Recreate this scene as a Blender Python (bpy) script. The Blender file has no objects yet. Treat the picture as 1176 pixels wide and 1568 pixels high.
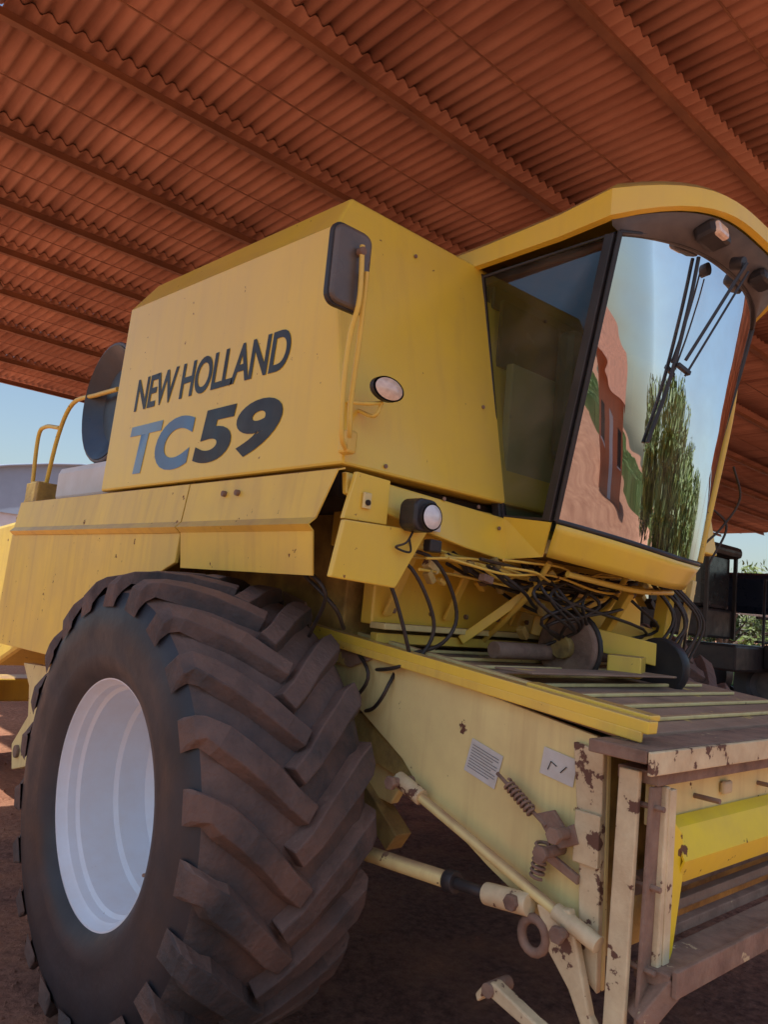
import bpy, bmesh, math, random
from math import sin,cos,pi,sqrt,radians
from mathutils import Vector, Matrix
random.seed(7)
S=bpy.context.scene
COL=S.collection

# ------------------------------------------------------------- materials
def rgba(c): return (c[0],c[1],c[2],1.0)
def M(name,base,rough=.5,metal=0.0,var=.18,scale=2.5,dirt=None,damt=.45,dscale=3.0,dsoft=.18,
      chip=None,camt=.35,cscale=9.0,top=None,bump=0.0,bscale=30.0,streak=None,samt=.35,coat=0.0,spec=.5,stretch=(9,9,.7)):
    m=bpy.data.materials.new(name); m.use_nodes=True
    nt=m.node_tree; N=nt.nodes; L=nt.links
    b=N['Principled BSDF']
    tc=N.new('ShaderNodeTexCoord')
    def noise(sc,det=6,vec=None,rg=.55):
        n=N.new('ShaderNodeTexNoise'); n.inputs['Scale'].default_value=sc; n.inputs['Detail'].default_value=det
        n.inputs['Roughness'].default_value=rg
        L.new(vec if vec else tc.outputs['Object'],n.inputs['Vector']); return n.outputs['Fac']
    def mr(v,a,bb,lo=0.,hi=1.):
        n=N.new('ShaderNodeMapRange'); n.inputs[1].default_value=a;n.inputs[2].default_value=bb
        n.inputs[3].default_value=lo;n.inputs[4].default_value=hi
        L.new(v,n.inputs[0]); return n.outputs[0]
    def mix(f,a,bb):
        n=N.new('ShaderNodeMix'); n.data_type='RGBA'
        L.new(f,n.inputs[0])
        for s,i in ((a,6),(bb,7)):
            if isinstance(s,tuple): n.inputs[i].default_value=s
            else: L.new(s,n.inputs[i])
        return n.outputs[2]
    def mul(a,bb):
        n=N.new('ShaderNodeMath'); n.operation='MULTIPLY'; L.new(a,n.inputs[0])
        if isinstance(bb,float): n.inputs[1].default_value=bb
        else: L.new(bb,n.inputs[1])
        return n.outputs[0]
    lo=tuple(max(0,c*(1-var)) for c in base); hi=tuple(min(1,c*(1+var)) for c in base)
    col=mix(mr(noise(scale,5),.3,.7),rgba(lo),rgba(hi))
    rf=None
    if streak:
        mp=N.new('ShaderNodeMapping'); mp.inputs['Scale'].default_value=stretch
        L.new(tc.outputs['Object'],mp.inputs['Vector'])
        col=mix(mr(noise(1.6,6,mp.outputs[0]),.50,.76,0,samt),col,rgba(streak))
    if dirt:
        d=mr(noise(dscale,9,None,.65),.5-dsoft,.5+dsoft,0,1)
        d=mul(d,float(damt)); col=mix(d,col,rgba(dirt))
    if chip:
        c=mr(noise(cscale,10,None,.6),.5+(.5-camt)*.35,.5+(.5-camt)*.35+.02)
        col=mix(c,col,rgba(chip))
        rf=mr(c,0,1,rough,.85)
    if top:
        g=N.new('ShaderNodeNewGeometry'); sp=N.new('ShaderNodeSeparateXYZ'); L.new(g.outputs['Normal'],sp.inputs[0])
        col=mix(mul(mr(sp.outputs[2],.45,.9),mr(noise(6,6),.3,.6,.45,.95)),col,rgba(top))
    L.new(col,b.inputs['Base Color'])
    b.inputs['Metallic'].default_value=metal
    b.inputs['Specular IOR Level'].default_value=spec
    if rf: L.new(rf,b.inputs['Roughness'])
    else:
        L.new(mr(noise(7,6),.3,.7,max(.03,rough-.08),min(1,rough+.12)),b.inputs['Roughness'])
    if coat: b.inputs['Coat Weight'].default_value=coat; b.inputs['Coat Roughness'].default_value=.15
    if bump:
        bp=N.new('ShaderNodeBump'); bp.inputs['Strength'].default_value=bump; bp.inputs['Distance'].default_value=.02
        L.new(noise(bscale,5),bp.inputs['Height']); L.new(bp.outputs[0],b.inputs['Normal'])
    return m
m_yel=M('yellow_paint',(.93,.66,.065),.32,var=.05,scale=1.2,dirt=(.76,.53,.17),damt=.35,dscale=2.2,streak=(.6,.38,.12),samt=.2,top=(.48,.28,.13),bump=.10,bscale=2.0,coat=.25,chip=(.30,.14,.05),camt=-.06,cscale=26)
m_yel2=M('yellow_paint_faded',(.92,.65,.09),.40,var=.08,scale=2,dirt=(.62,.42,.16),damt=.4,dscale=3,streak=(.46,.25,.09),samt=.34,top=(.45,.25,.12),chip=(.17,.07,.03),camt=.0,cscale=17,bump=.13,bscale=3)
m_pale=M('pale_yellow_paint',(.88,.76,.33),.5,var=.08,scale=2,dirt=(.64,.48,.22),damt=.5,dscale=3.5,streak=(.42,.25,.11),samt=.42,chip=(.14,.06,.035),camt=.03,cscale=13,top=(.42,.25,.14),bump=.06,bscale=6)
m_chip=M('chipped_cream_paint',(.80,.69,.43),.55,var=.15,scale=5,dirt=(.42,.27,.14),damt=.65,dscale=7,chip=(.15,.075,.05),camt=.26,cscale=14,bump=.25,bscale=20)
m_bright=M('bright_yellow_paint',(.92,.70,.02),.42,var=.06,scale=4,dirt=(.64,.44,.10),damt=.4,dscale=5,chip=(.16,.07,.03),camt=.1,cscale=12)
m_rust=M('rusty_steel',(.19,.115,.085),.8,var=.4,scale=9,dirt=(.38,.26,.18),damt=.6,dscale=12,bump=.3,bscale=40,chip=(.55,.45,.27),camt=.08,cscale=10)
m_dusty=M('dusty_deck',(.28,.185,.13),.9,var=.3,scale=5,dirt=(.42,.28,.19),damt=.7,dscale=3,bump=.3,bscale=30,chip=(.62,.47,.15),camt=.14,cscale=6)
m_grime=M('greasy_machinery',(.20,.135,.055),.7,var=.5,scale=8,dirt=(.60,.43,.12),damt=.8,dscale=7,bump=.3,bscale=25)
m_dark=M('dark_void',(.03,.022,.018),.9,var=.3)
m_black=M('black_plastic',(.020,.022,.026),.45,var=.3,scale=8,dirt=(.09,.065,.055),damt=.35,dscale=6)
m_hose=M('black_rubber_hose',(.016,.016,.018),.5,var=.3,dirt=(.10,.07,.05),damt=.5,dscale=14)
m_grey=M('grey_plastic',(.11,.105,.112),.5,var=.2,scale=6,dirt=(.20,.165,.14),damt=.4,dscale=6)
m_rim=M('white_rim_paint',(.75,.83,.92),.34,var=.04,dirt=(.56,.48,.42),damt=.25,dscale=5,dsoft=.12,bump=.03,bscale=5,chip=(.25,.1,.05),camt=-.08,cscale=14)
m_cream=M('cream_panel',(.76,.77,.76),.5,var=.08,dirt=(.5,.42,.28),damt=.3,dscale=4)
m_side=M('tyre_sidewall',(.020,.024,.033),.48,var=.35,scale=4,dirt=(.07,.056,.054),damt=.2,dscale=2.5,bump=.08,bscale=30)
m_tread=M('tyre_tread',(.048,.046,.049),.8,var=.35,scale=5,dirt=(.235,.135,.10),damt=.6,dscale=3.2,dsoft=.14,bump=.4,bscale=45,top=(.24,.145,.11))
m_seat=M('cab_trim',(.34,.34,.22),.8,var=.15)
m_mirror=M('mirror_back',(.10,.09,.088),.3,var=.25,scale=4,dirt=(.24,.18,.13),damt=.5,dscale=3)
m_lens=M('lamp_lens',(.8,.8,.8),.12,var=.1,scale=40,coat=1)
m_amber=M('amber_lens',(.88,.68,.54),.2,var=.2,scale=40,coat=.8)
m_label=M('label_sticker',(.66,.67,.64),.5,var=.05,dirt=(.45,.38,.25),damt=.4,dscale=12)
m_ink=M('lettering_black',(.014,.017,.026),.42,var=.2,dirt=(.10,.07,.03),damt=.3,dscale=9)
m_inkb=M('lettering_steel_blue',(.09,.21,.38),.38,var=.15,dirt=(.3,.28,.2),damt=.2,dscale=7)
m_inkl=M('lettering_pale_blue',(.19,.36,.52),.38,var=.15,dirt=(.4,.33,.2),damt=.25,dscale=7)
m_roof=M('corrugated_roof_sheet',(.60,.30,.20),.85,var=.2,scale=.5,dirt=(.30,.115,.07),damt=.65,dscale=.8,dsoft=.2,streak=(.19,.07,.045),samt=.85,stretch=(2.8,.35,1),bump=.12,bscale=14)
m_purlin=M('purlin_steel',(.34,.15,.075),.7,var=.25,scale=2,dirt=(.13,.055,.04),damt=.6,dscale=2.5)
m_screen=M('screen_drum_metal',(.05,.07,.10),.35,metal=.6,var=.3,dirt=(.2,.15,.1),damt=.3)
m_blue=M('navy_paint',(.012,.022,.05),.3,var=.1,coat=.4)
m_green=M('green_paint',(.04,.28,.06),.4,var=.2)
m_white=M('white_wall_paint',(.62,.65,.70),.8,var=.08,dirt=(.5,.38,.3),damt=.3,dscale=1)
m_orangewall=M('orange_wall_paint',(.55,.20,.10),.8,var=.1,dirt=(.4,.2,.1),damt=.3,dscale=1)
m_tile=M('roof_tile',(.42,.16,.09),.8,var=.3,scale=6)
m_barnroof=M('barn_roof_metal',(.27,.34,.44),.5,var=.08,scale=1)
m_bark=M('bark',(.12,.085,.06),.9,var=.3,bump=.4)
m_leafA=M('foliage',(.12,.16,.03),.55,var=.5,scale=1.2)
m_crop=M('crop_leaves',(.085,.17,.03),.8,var=.35,scale=.6,dirt=(.3,.22,.08),damt=.4,dscale=.3)
m_wood=M('window_dark',(.03,.03,.035),.2)

def glassmat(name,refl,tint,mirror_fac,bmp=.12):
    m=bpy.data.materials.new(name); m.use_nodes=True; nt=m.node_tree; N=nt.nodes; L=nt.links
    N.remove(N['Principled BSDF']); o=N['Material Output']
    tr=N.new('ShaderNodeBsdfTransparent'); tr.inputs[0].default_value=rgba(tint)
    gl=N.new('ShaderNodeBsdfGlossy'); gl.inputs['Roughness'].default_value=.015; gl.inputs[0].default_value=rgba(refl)
    tc=N.new('ShaderNodeTexCoord'); no=N.new('ShaderNodeTexNoise'); no.inputs['Scale'].default_value=2.2; no.inputs['Detail'].default_value=2
    L.new(tc.outputs['Object'],no.inputs['Vector'])
    bp=N.new('ShaderNodeBump'); bp.inputs['Strength'].default_value=bmp; bp.inputs['Distance'].default_value=.03
    L.new(no.outputs[0],bp.inputs['Height']); L.new(bp.outputs[0],gl.inputs['Normal'])
    lw=N.new('ShaderNodeFresnel'); lw.inputs[0].default_value=1.5
    mp=N.new('ShaderNodeMapRange'); mp.inputs[1].default_value=.04; mp.inputs[2].default_value=.5
    mp.inputs[3].default_value=mirror_fac[0]; mp.inputs[4].default_value=mirror_fac[1]
    L.new(lw.outputs[0],mp.inputs[0])
    fac=mp.outputs[0]
    df=N.new('ShaderNodeBsdfDiffuse'); df.inputs[0].default_value=(.5,.42,.34,1)
    n2=N.new('ShaderNodeTexNoise'); n2.inputs['Scale'].default_value=5; n2.inputs['Detail'].default_value=8
    L.new(tc.outputs['Object'],n2.inputs['Vector'])
    m2=N.new('ShaderNodeMapRange'); m2.inputs[1].default_value=.42; m2.inputs[2].default_value=.78; m2.inputs[3].default_value=.0; m2.inputs[4].default_value=.16
    L.new(n2.outputs[0],m2.inputs[0])
    mx=N.new('ShaderNodeMixShader'); L.new(fac,mx.inputs[0]); L.new(tr.outputs[0],mx.inputs[1]); L.new(gl.outputs[0],mx.inputs[2])
    mx2=N.new('ShaderNodeMixShader'); L.new(m2.outputs[0],mx2.inputs[0]); L.new(mx.outputs[0],mx2.inputs[1]); L.new(df.outputs[0],mx2.inputs[2])
    L.new(mx2.outputs[0],o.inputs[0]); return m
m_glassF=glassmat('windscreen_glass',(.96,.98,1.0),(.22,.27,.27),(.5,.97),.22)
m_glassS=glassmat('side_glass',(.9,.95,.95),(.50,.55,.47),(.02,.10),.0)

def soilmat():
    m=bpy.data.materials.new('red_soil'); m.use_nodes=True; nt=m.node_tree;N=nt.nodes;L=nt.links;b=N['Principled BSDF']
    tc=N.new('ShaderNodeTexCoord')
    def no(s,d=8,r=.6):
        n=N.new('ShaderNodeTexNoise'); n.inputs['Scale'].default_value=s;n.inputs['Detail'].default_value=d;n.inputs['Roughness'].default_value=r
        L.new(tc.outputs['Object'],n.inputs['Vector']);return n
    r1=N.new('ShaderNodeValToRGB'); L.new(no(.8).outputs[0],r1.inputs[0])
    r1.color_ramp.elements[0].position=.3; r1.color_ramp.elements[0].color=(.38,.165,.095,1)
    r1.color_ramp.elements[1].position=.7; r1.color_ramp.elements[1].color=(.60,.30,.175,1)
    r2=N.new('ShaderNodeValToRGB'); L.new(no(28).outputs[0],r2.inputs[0])
    r2.color_ramp.elements[0].position=.35; r2.color_ramp.elements[0].color=(.55,.5,.5,1)
    r2.color_ramp.elements[1].position=.65; r2.color_ramp.elements[1].color=(1,1,1,1)
    mx=N.new('ShaderNodeMix'); mx.data_type='RGBA'; mx.blend_type='MULTIPLY'; mx.inputs[0].default_value=.7
    L.new(r1.outputs[0],mx.inputs[6]);L.new(r2.outputs[0],mx.inputs[7])
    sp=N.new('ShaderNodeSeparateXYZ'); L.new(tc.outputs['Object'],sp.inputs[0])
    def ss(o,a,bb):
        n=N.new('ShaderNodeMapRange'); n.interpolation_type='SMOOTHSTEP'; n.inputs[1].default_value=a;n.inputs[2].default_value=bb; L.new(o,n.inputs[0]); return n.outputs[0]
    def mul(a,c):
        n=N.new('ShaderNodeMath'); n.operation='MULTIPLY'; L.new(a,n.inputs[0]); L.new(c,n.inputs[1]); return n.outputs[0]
    k=mul(mul(ss(sp.outputs[1],.6,1.5),ss(sp.outputs[1],6.2,5.0)),mul(ss(sp.outputs[0],.5,1.4),ss(no(2.2).outputs[0],.25,.6)))  # mask for shade under the shed, painted into the soil colour
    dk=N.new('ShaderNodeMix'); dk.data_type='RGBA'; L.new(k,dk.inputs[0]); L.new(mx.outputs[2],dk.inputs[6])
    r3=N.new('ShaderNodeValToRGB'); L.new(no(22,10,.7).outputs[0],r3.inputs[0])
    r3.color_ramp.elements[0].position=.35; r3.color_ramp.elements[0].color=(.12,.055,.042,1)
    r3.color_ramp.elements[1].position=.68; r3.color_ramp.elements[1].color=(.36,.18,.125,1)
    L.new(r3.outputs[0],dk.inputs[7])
    L.new(dk.outputs[2],b.inputs['Base Color'])
    b.inputs['Roughness'].default_value=.95; b.inputs['Specular IOR Level'].default_value=.2
    bp=N.new('ShaderNodeBump'); bp.inputs['Strength'].default_value=.9; bp.inputs['Distance'].default_value=.04
    L.new(no(15,8,.7).outputs[0],bp.inputs['Height']); L.new(bp.outputs[0],b.inputs['Normal']); return m
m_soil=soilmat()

# ------------------------------------------------------------- helpers
def empty(name,loc=(0,0,0)):
    e=bpy.data.objects.new(name,None); COL.objects.link(e); return e
def obj(name,verts,faces,mat,parent=None,smooth=False,bevel=0.0,solid=0.0,mats=None,fm=None):
    me=bpy.data.meshes.new(name); me.from_pydata([tuple(v) for v in verts],[],faces); me.update()
    o=bpy.data.objects.new(name,me); COL.objects.link(o)
    for mm in (mats or [mat]): me.materials.append(mm)
    if fm:
        for p,i in zip(me.polygons,fm): p.material_index=i
    if parent: o.parent=parent
    bm=bmesh.new(); bm.from_mesh(me); bmesh.ops.recalc_face_normals(bm,faces=bm.faces); bm.to_mesh(me); bm.free()
    if smooth:
        for p in me.polygons: p.use_smooth=True
    if solid:
        md=o.modifiers.new('s','SOLIDIFY'); md.thickness=solid; md.offset=0
    if bevel:
        md=o.modifiers.new('b','BEVEL'); md.width=bevel; md.segments=2; md.limit_method='ANGLE'; md.angle_limit=radians(35)
    return o
def box(name,a,b,mat,parent=None,bevel=.008,rot=None):
    (x0,y0,z0),(x1,y1,z1)=a,b
    v=[Vector(p) for p in [(x0,y0,z0),(x1,y0,z0),(x1,y1,z0),(x0,y1,z0),(x0,y0,z1),(x1,y0,z1),(x1,y1,z1),(x0,y1,z1)]]
    if rot:
        c=sum(v,Vector())/8; R=rot
        v=[c+R@(p-c) for p in v]
    f=[(0,3,2,1),(4,5,6,7),(0,1,5,4),(1,2,6,5),(2,3,7,6),(3,0,4,7)]
    return obj(name,v,f,mat,parent,bevel=bevel)
def bar(name,p,q,w,h,mat,parent=None,bevel=.004,up=(0,0,1)):
    p=Vector(p);q=Vector(q);d=(q-p).normalized();s=d.cross(Vector(up)).normalized();u=s.cross(d)
    v=[]
    for e in (p,q):
        for a,b in ((-1,-1),(1,-1),(1,1),(-1,1)): v.append(e+s*a*w/2+u*b*h/2)
    return obj(name,v,[(0,1,2,3),(4,7,6,5),(0,4,5,1),(1,5,6,2),(2,6,7,3),(3,7,4,0)],mat,parent,bevel=bevel)
def prismX(name,yz,x0,x1,mat,parent=None,bevel=.006):
    n=len(yz); v=[(x0,y,z) for y,z in yz]+[(x1,y,z) for y,z in yz]
    f=[tuple(range(n)),tuple(range(2*n-1,n-1,-1))]+[(i,(i+1)%n,n+(i+1)%n,n+i) for i in range(n)]
    return obj(name,v,f,mat,parent,bevel=bevel)
def prismY(name,xz,y0,y1,mat,parent=None,bevel=.006):
    n=len(xz); 
    fy=(lambda z:y0) if not callable(y0) else y0
    fy1=(lambda z:y1) if not callable(y1) else y1
    v=[(x,fy(z),z) for x,z in xz]+[(x,fy1(z),z) for x,z in xz]
    f=[tuple(range(n)),tuple(range(2*n-1,n-1,-1))]+[(i,(i+1)%n,n+(i+1)%n,n+i) for i in range(n)]
    return obj(name,v,f,mat,parent,bevel=bevel)
def cyl(name,p,q,r,mat,parent=None,seg=20,r2=None,bevel=.0):
    p=Vector(p);q=Vector(q);d=(q-p).normalized()
    a=Vector((0,0,1)) if abs(d.z)<.9 else Vector((1,0,0))
    s=d.cross(a).normalized();u=s.cross(d); r2=r if r2 is None else r2
    v=[p+(s*cos(2*pi*i/seg)+u*sin(2*pi*i/seg))*r for i in range(seg)]+[q+(s*cos(2*pi*i/seg)+u*sin(2*pi*i/seg))*r2 for i in range(seg)]
    f=[tuple(range(seg)),tuple(range(2*seg-1,seg-1,-1))]+[(i,(i+1)%seg,seg+(i+1)%seg,seg+i) for i in range(seg)]
    o=obj(name,v,f,mat,parent,bevel=bevel or r*.08)
    for pl in o.data.polygons:
        if len(pl.vertices)==4: pl.use_smooth=True
    return o
def tubes(name,paths,r,mat,parent=None,sub=8,cyclic=False):
    cu=bpy.data.curves.new(name,'CURVE'); cu.dimensions='3D'; cu.bevel_depth=r; cu.bevel_resolution=3
    for pts in paths:
        pts=[Vector(p) for p in pts]
        if sub>1 and len(pts)>2:
            out=[]
            P=[pts[0]*2-pts[1]]+pts+[pts[-1]*2-pts[-2]]
            for i in range(1,len(P)-2):
                for k in range(sub):
                    t=k/sub;a,b,c,d=P[i-1],P[i],P[i+1],P[i+2]
                    out.append(.5*((2*b)+(c-a)*t+(2*a-5*b+4*c-d)*t*t+(3*b-a-3*c+d)*t**3))
            out.append(pts[-1]); pts=out
        s=cu.splines.new('POLY'); s.points.add(len(pts)-1)
        for i,p in enumerate(pts): s.points[i].co=(p.x,p.y,p.z,1)
        s.use_cyclic_u=cyclic
    cu.materials.append(mat); cu.use_fill_caps=True
    o=bpy.data.objects.new(name,cu); COL.objects.link(o)
    if parent:o.parent=parent
    return o
def coil(name,p,q,R,r,n,mat,parent):
    p=Vector(p);q=Vector(q);d=q-p;dn=d.normalized();s=dn.cross(Vector((1,0,0.2))).normalized();u=s.cross(dn)
    pts=[p+d*(i/(n*10))+(s*cos(2*pi*i/10)+u*sin(2*pi*i/10))*R for i in range(n*10+1)]
    return tubes(name,[pts],r,mat,parent,sub=1)
def revolveX(name,prof,c,mat,parent,seg=96,smooth=True):
    v=[];f=[];n=len(prof)
    for i in range(seg):
        t=2*pi*i/seg
        for x,r in prof: v.append((c[0]+x,c[1]-r*sin(t),c[2]+r*cos(t)))
    for i in range(seg):
        j=(i+1)%seg
        for k in range(n-1): f.append((i*n+k,j*n+k,j*n+k+1,i*n+k+1))
    o=obj(name,v,f,mat,parent)
    if smooth:
        for p in o.data.polygons:p.use_smooth=True
        try: o.data.set_sharp_from_angle(angle=radians(32))
        except Exception: pass
    return o

# ------------------------------------------------------------- ground
def build_ground():
    xs=[-400,-120,-40,-15,-6]+[-4+.2*i for i in range(0,71)]+[12,16,24,45,120,400]
    ys=list(xs)
    v=[];f=[]
    for j,y in enumerate(ys):
        for i,x in enumerate(xs):
            z=0.0
            if -4<x<10 and -4<y<10:
                z=random.uniform(-.010,.006)
                for rx in (1.0,2.35): z-=.018*math.exp(-((x-rx-.05*sin(y))/.16)**2)
            v.append((x,y,z))
    n=len(xs)
    for j in range(len(ys)-1):
        for i in range(n-1): f.append((j*n+i,j*n+i+1,(j+1)*n+i+1,(j+1)*n+i))
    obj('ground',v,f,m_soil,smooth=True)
build_ground()
def clods():
    v=[];f=[]
    for _ in range(3600):
        x=random.uniform(.6,7);y=random.uniform(.4,8);r=random.uniform(.003,.012)*(1.9 if random.random()<.06 else 1)
        b=len(v)
        for dx,dy,dz in ((1,0,0),(-.6,.8,0),(-.5,-.9,0),(0,0,1)):
            v.append((x+dx*r*random.uniform(.6,1.3),y+dy*r*random.uniform(.6,1.3),dz*r*.9+.0))
        f+= [(b,b+1,b+3),(b+1,b+2,b+3),(b+2,b,b+3)]
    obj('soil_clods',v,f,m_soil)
clods()
# crop rows beyond the yard (one object)
def crop():
    v=[];f=[]; rnd=random.Random(5)
    for r in range(26):
        y=-34-r*1.7-.25*r*r*.3
        x=-60
        while x<110:
            w=rnd.uniform(1.5,4); h=rnd.uniform(.6,1.0); b=len(v)
            for (dx,dy,dz) in ((0,-.5,0),(w,-.5,0),(w,.5,0),(0,.5,0),(0,-.2,h),(w,-.2,h*rnd.uniform(.8,1.1)),(w,.2,h),(0,.2,h)):
                v.append((x+dx,y+dy,dz))
            f+=[(b,b+1,b+5,b+4),(b+1,b+2,b+6,b+5),(b+2,b+3,b+7,b+6),(b+3,b,b+4,b+7),(b+4,b+5,b+6,b+7)]
            x+=w+rnd.uniform(0,.2)
    obj('crop_field',v,f,m_crop)
crop()

# ------------------------------------------------------------- shed
shed=empty('open_shed')
RZ=lambda y:5.24-.03*y
PY=[.25,1.3]+[3.6/(m+.03) for m in (1.45,.915,.683,.537,.448,.389,.338,.294,.255,.229)]
def xleft(y): return -.7 if y<5.3 else .2*y-.3  # unseen left roof edge, cut back and slanted to let sun onto ground behind
def roof_rows():
    pitch=.106;amp=.023
    v=[];f=[]
    ext=[PY[0]-.15]+PY[1:-1]+[PY[-1]+.25]
    for k in range(len(ext)-1):
        y0,y1=ext[k]-.12,ext[k+1]
        if k==0:y0=ext[0]
        x0=xleft(ext[k+1]); x1=24.5 if ext[k]<=11 else 21
        x0=math.floor(x0/pitch)*pitch
        n=int((x1-x0)/pitch*6)
        b=len(v)
        for i in range(n+1):
            x=x0+i*pitch/6; zz=amp*sin(2*pi*x/pitch)
            v.append((x,y0,RZ(y0)+zz+.010)); v.append((x,y1,RZ(y1)+zz+.026))
        for i in range(n): f.append((b+2*i,b+2*i+2,b+2*i+3,b+2*i+1))
    o=obj('roof_sheets',v,f,m_roof,shed,smooth=True); md=o.modifiers.new('s','SOLIDIFY'); md.thickness=.006
roof_rows()
for i,y in enumerate(PY):
    x0=xleft(y); x1=24.5 if y<11.5 else 21
    z=RZ(y)-.012
    bar('purlin_%d'%i,(x0,y,z-.035),(x1,y,z-.035),.035,.07,m_purlin,shed,bevel=.003)
    bar('purlin_lip_%d'%i,(x0,y-.022,z-.072),(x1,y-.022,z-.072),.055,.008,m_purlin,shed,bevel=.002)
for i in range(len(PY)-1):
    y=(PY[i]+PY[i+1])/2
    bar('sheet_lap_%d'%i,(xleft(PY[i+1]),y,RZ(y)-.016),(24.5 if y<11 else 21,y,RZ(y)-.016),.012,.006,m_purlin,shed,bevel=.0)
for x,ya,yb in ((-.6,.12,5.0),(24.3,.12,9.5)):
    bar('end_rafter_%d'%int(x+9),(x,ya,RZ(ya)-.22),(x,yb,RZ(yb)-.22),.12,.2,m_purlin,shed)
for k,(x,y) in enumerate(((-.6,.22),(-.6,4.9),(24.3,.22),(24.3,6.0),(16,13.7),(8,13.7))):
    bar('column_%d'%k,(x,y,0),(x,y,RZ(y)-.1),.16,.16,m_purlin,shed,up=(0,1,0))
cyl('pendant_cowl',(1.75,7.9,4.30),(1.75,7.9,4.42),.13,m_purlin,shed,24,r2=.05)
cyl('pendant_stem',(1.75,7.9,4.42),(1.75,7.9,4.98),.010,m_purlin,shed,8)
# ------------------------------------------------------------- COMBINE
cb=empty('combine_harvester')
FY=lambda z:2.02+.2*(z-2.05)
def tank():
    XR=4.45
    v=[(1.60,FY(2.10),2.10),(1.60,4.10,2.10),(XR,4.10,2.10),(XR,FY(2.1),2.10),
       (1.60,2.215,3.02),(1.60,4.02,3.10),(XR,4.02,3.10),(XR,2.215,3.02),
       (1.69,2.25,3.18),(1.70,3.93,3.26),(XR-.09,3.93,3.26),(XR-.09,2.25,3.18)]
    f=[(0,1,5,4),(1,2,6,5),(2,3,7,6),(3,0,4,7),(4,5,9,8),(5,6,10,9),(6,7,11,10),(7,4,8,11),(8,9,10,11),(0,3,2,1)]
    obj('grain_tank',v,f,m_yel,cb,bevel=.012)
tank()
box('tank_extension',(2.0,2.75,3.2),(4.2,3.8,3.45),m_grey,cb,bevel=.03)
prismY('front_lower_panel',[(1.62,2.078),(2.47,2.040),(2.47,1.86),(2.22,1.885),(1.93,1.93),(1.62,2.0)],lambda z:FY(z)+.002,lambda z:FY(z)+.03,m_yel,cb,bevel=.006)
box('cab_base_box',(1.95,2.08,1.86),(4.3,2.5,2.06),m_yel2,cb)
prismY('front_corner_cover',[(1.575,1.905),(1.965,1.915),(1.83,1.70),(1.54,1.712)],1.955,1.978,m_yel,cb,bevel=.005)
prismY('front_corner_upper',[(1.625,2.075),(1.78,2.07),(1.78,1.915),(1.585,1.91)],1.975,1.995,m_yel,cb,bevel=.003)
def fairing():
    for nm,ya,yb,off in (('side_fairing_front',2.015,3.035,0.0),('side_fairing_rear',3.042,5.32,0.002)):
        fr=(ya==2.015)
        rows=[(1.605,2.085,0.0),(1.575,2.075,.0),(1.555,1.91,.07 if fr else 0),(1.53,1.885,.075 if fr else 0),(1.555,1.865,.078 if fr else 0)]
        if fr: rows+=[(1.575,1.715,.08)]
        v=[]
        for x,z,dy in rows: v+= [(x-off,ya+dy,z),(x-off,yb,z)]
        f=[(2*i,2*i+1,2*i+3,2*i+2) for i in range(len(rows)-1)]
        obj(nm,v,f,m_yel2,cb,solid=.006)
    yz=[(3.045,1.865),(5.36,1.865),(5.42,1.2),(5.30,1.17),(4.08,1.20)]
    for a in range(70,12,-6):
        t=radians(a); yz.append((2.8+.95*sin(t)*1.0,.84+.93*cos(t)))
    yz=[p for p in yz if p[0]>=3.045]
    prismX('rear_side_panel',yz,1.556,1.575,m_yel2,cb,bevel=.004)
fairing()
cyl('latch_knob_1',(1.585,2.72,2.02),(1.55,2.72,2.02),.012,m_rust,cb,12)
cyl('latch_knob_2',(1.585,2.62,2.02),(1.55,2.62,2.02),.012,m_rust,cb,12)
box('chassis_body',(2.02,2.45,1.25),(4.1,5.3,2.09),m_grime,cb)
box('body_core',(1.62,3.9,1.25),(4.4,5.35,2.09),m_yel2,cb)
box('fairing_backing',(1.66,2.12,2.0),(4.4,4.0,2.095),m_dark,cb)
prismX('rear_hood',[(5.3,1.2),(5.3,2.05),(6.6,1.95),(7.1,1.4),(7.1,1.0),(6.0,.95)],1.75,4.25,m_yel2,cb,bevel=.03)
box('engine_deck',(1.74,4.15,2.09),(4.3,5.25,2.34),m_cream,cb,bevel=.05)
box('engine_hood',(2.25,4.15,2.34),(4.2,5.2,2.95),m_yel2,cb,bevel=.05)
revolveX('rotary_screen',[(0,.0),(-.03,.10),(-.03,.24),(-.10,.33),(-.12,.36),(.0,.385),(.35,.385)],(1.9,4.68,2.72),m_screen,cb,64)
tubes('screen_ring',[[(1.8,4.68-.37*sin(a*pi/16),2.72+.37*cos(a*pi/16)) for a in range(32)]],.016,m_grey,cb,sub=1,cyclic=True)
tubes('deck_railing',[[(1.8,5.89,2.2),(1.8,5.93,2.62),(1.8,5.80,2.69),(1.8,5.5,2.65)],[(1.8,5.62,2.2),(1.8,5.50,2.6),(1.8,5.30,2.80),(1.8,4.9,2.80),(1.8,4.56,2.79)],
  [(1.8,5.9,2.28),(1.8,5.6,2.26)],[(1.8,5.7,2.2),(1.8,6.1,1.6)],[(1.8,5.95,2.2),(1.8,6.35,1.6)],[(1.8,5.6,2.05),(1.8,6.0,1.5)]],.015,m_yel2,cb,sub=5)
box('rear_latch_bracket',(1.7,5.45,2.05),(1.9,5.7,2.25),m_grime,cb)
for k in range(3): bar('rear_step_%d'%k,(1.8,5.82+.12*k,2.02-.18*k),(1.8,6.08+.12*k,2.02-.18*k),.05,.02,m_grime,cb)

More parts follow.
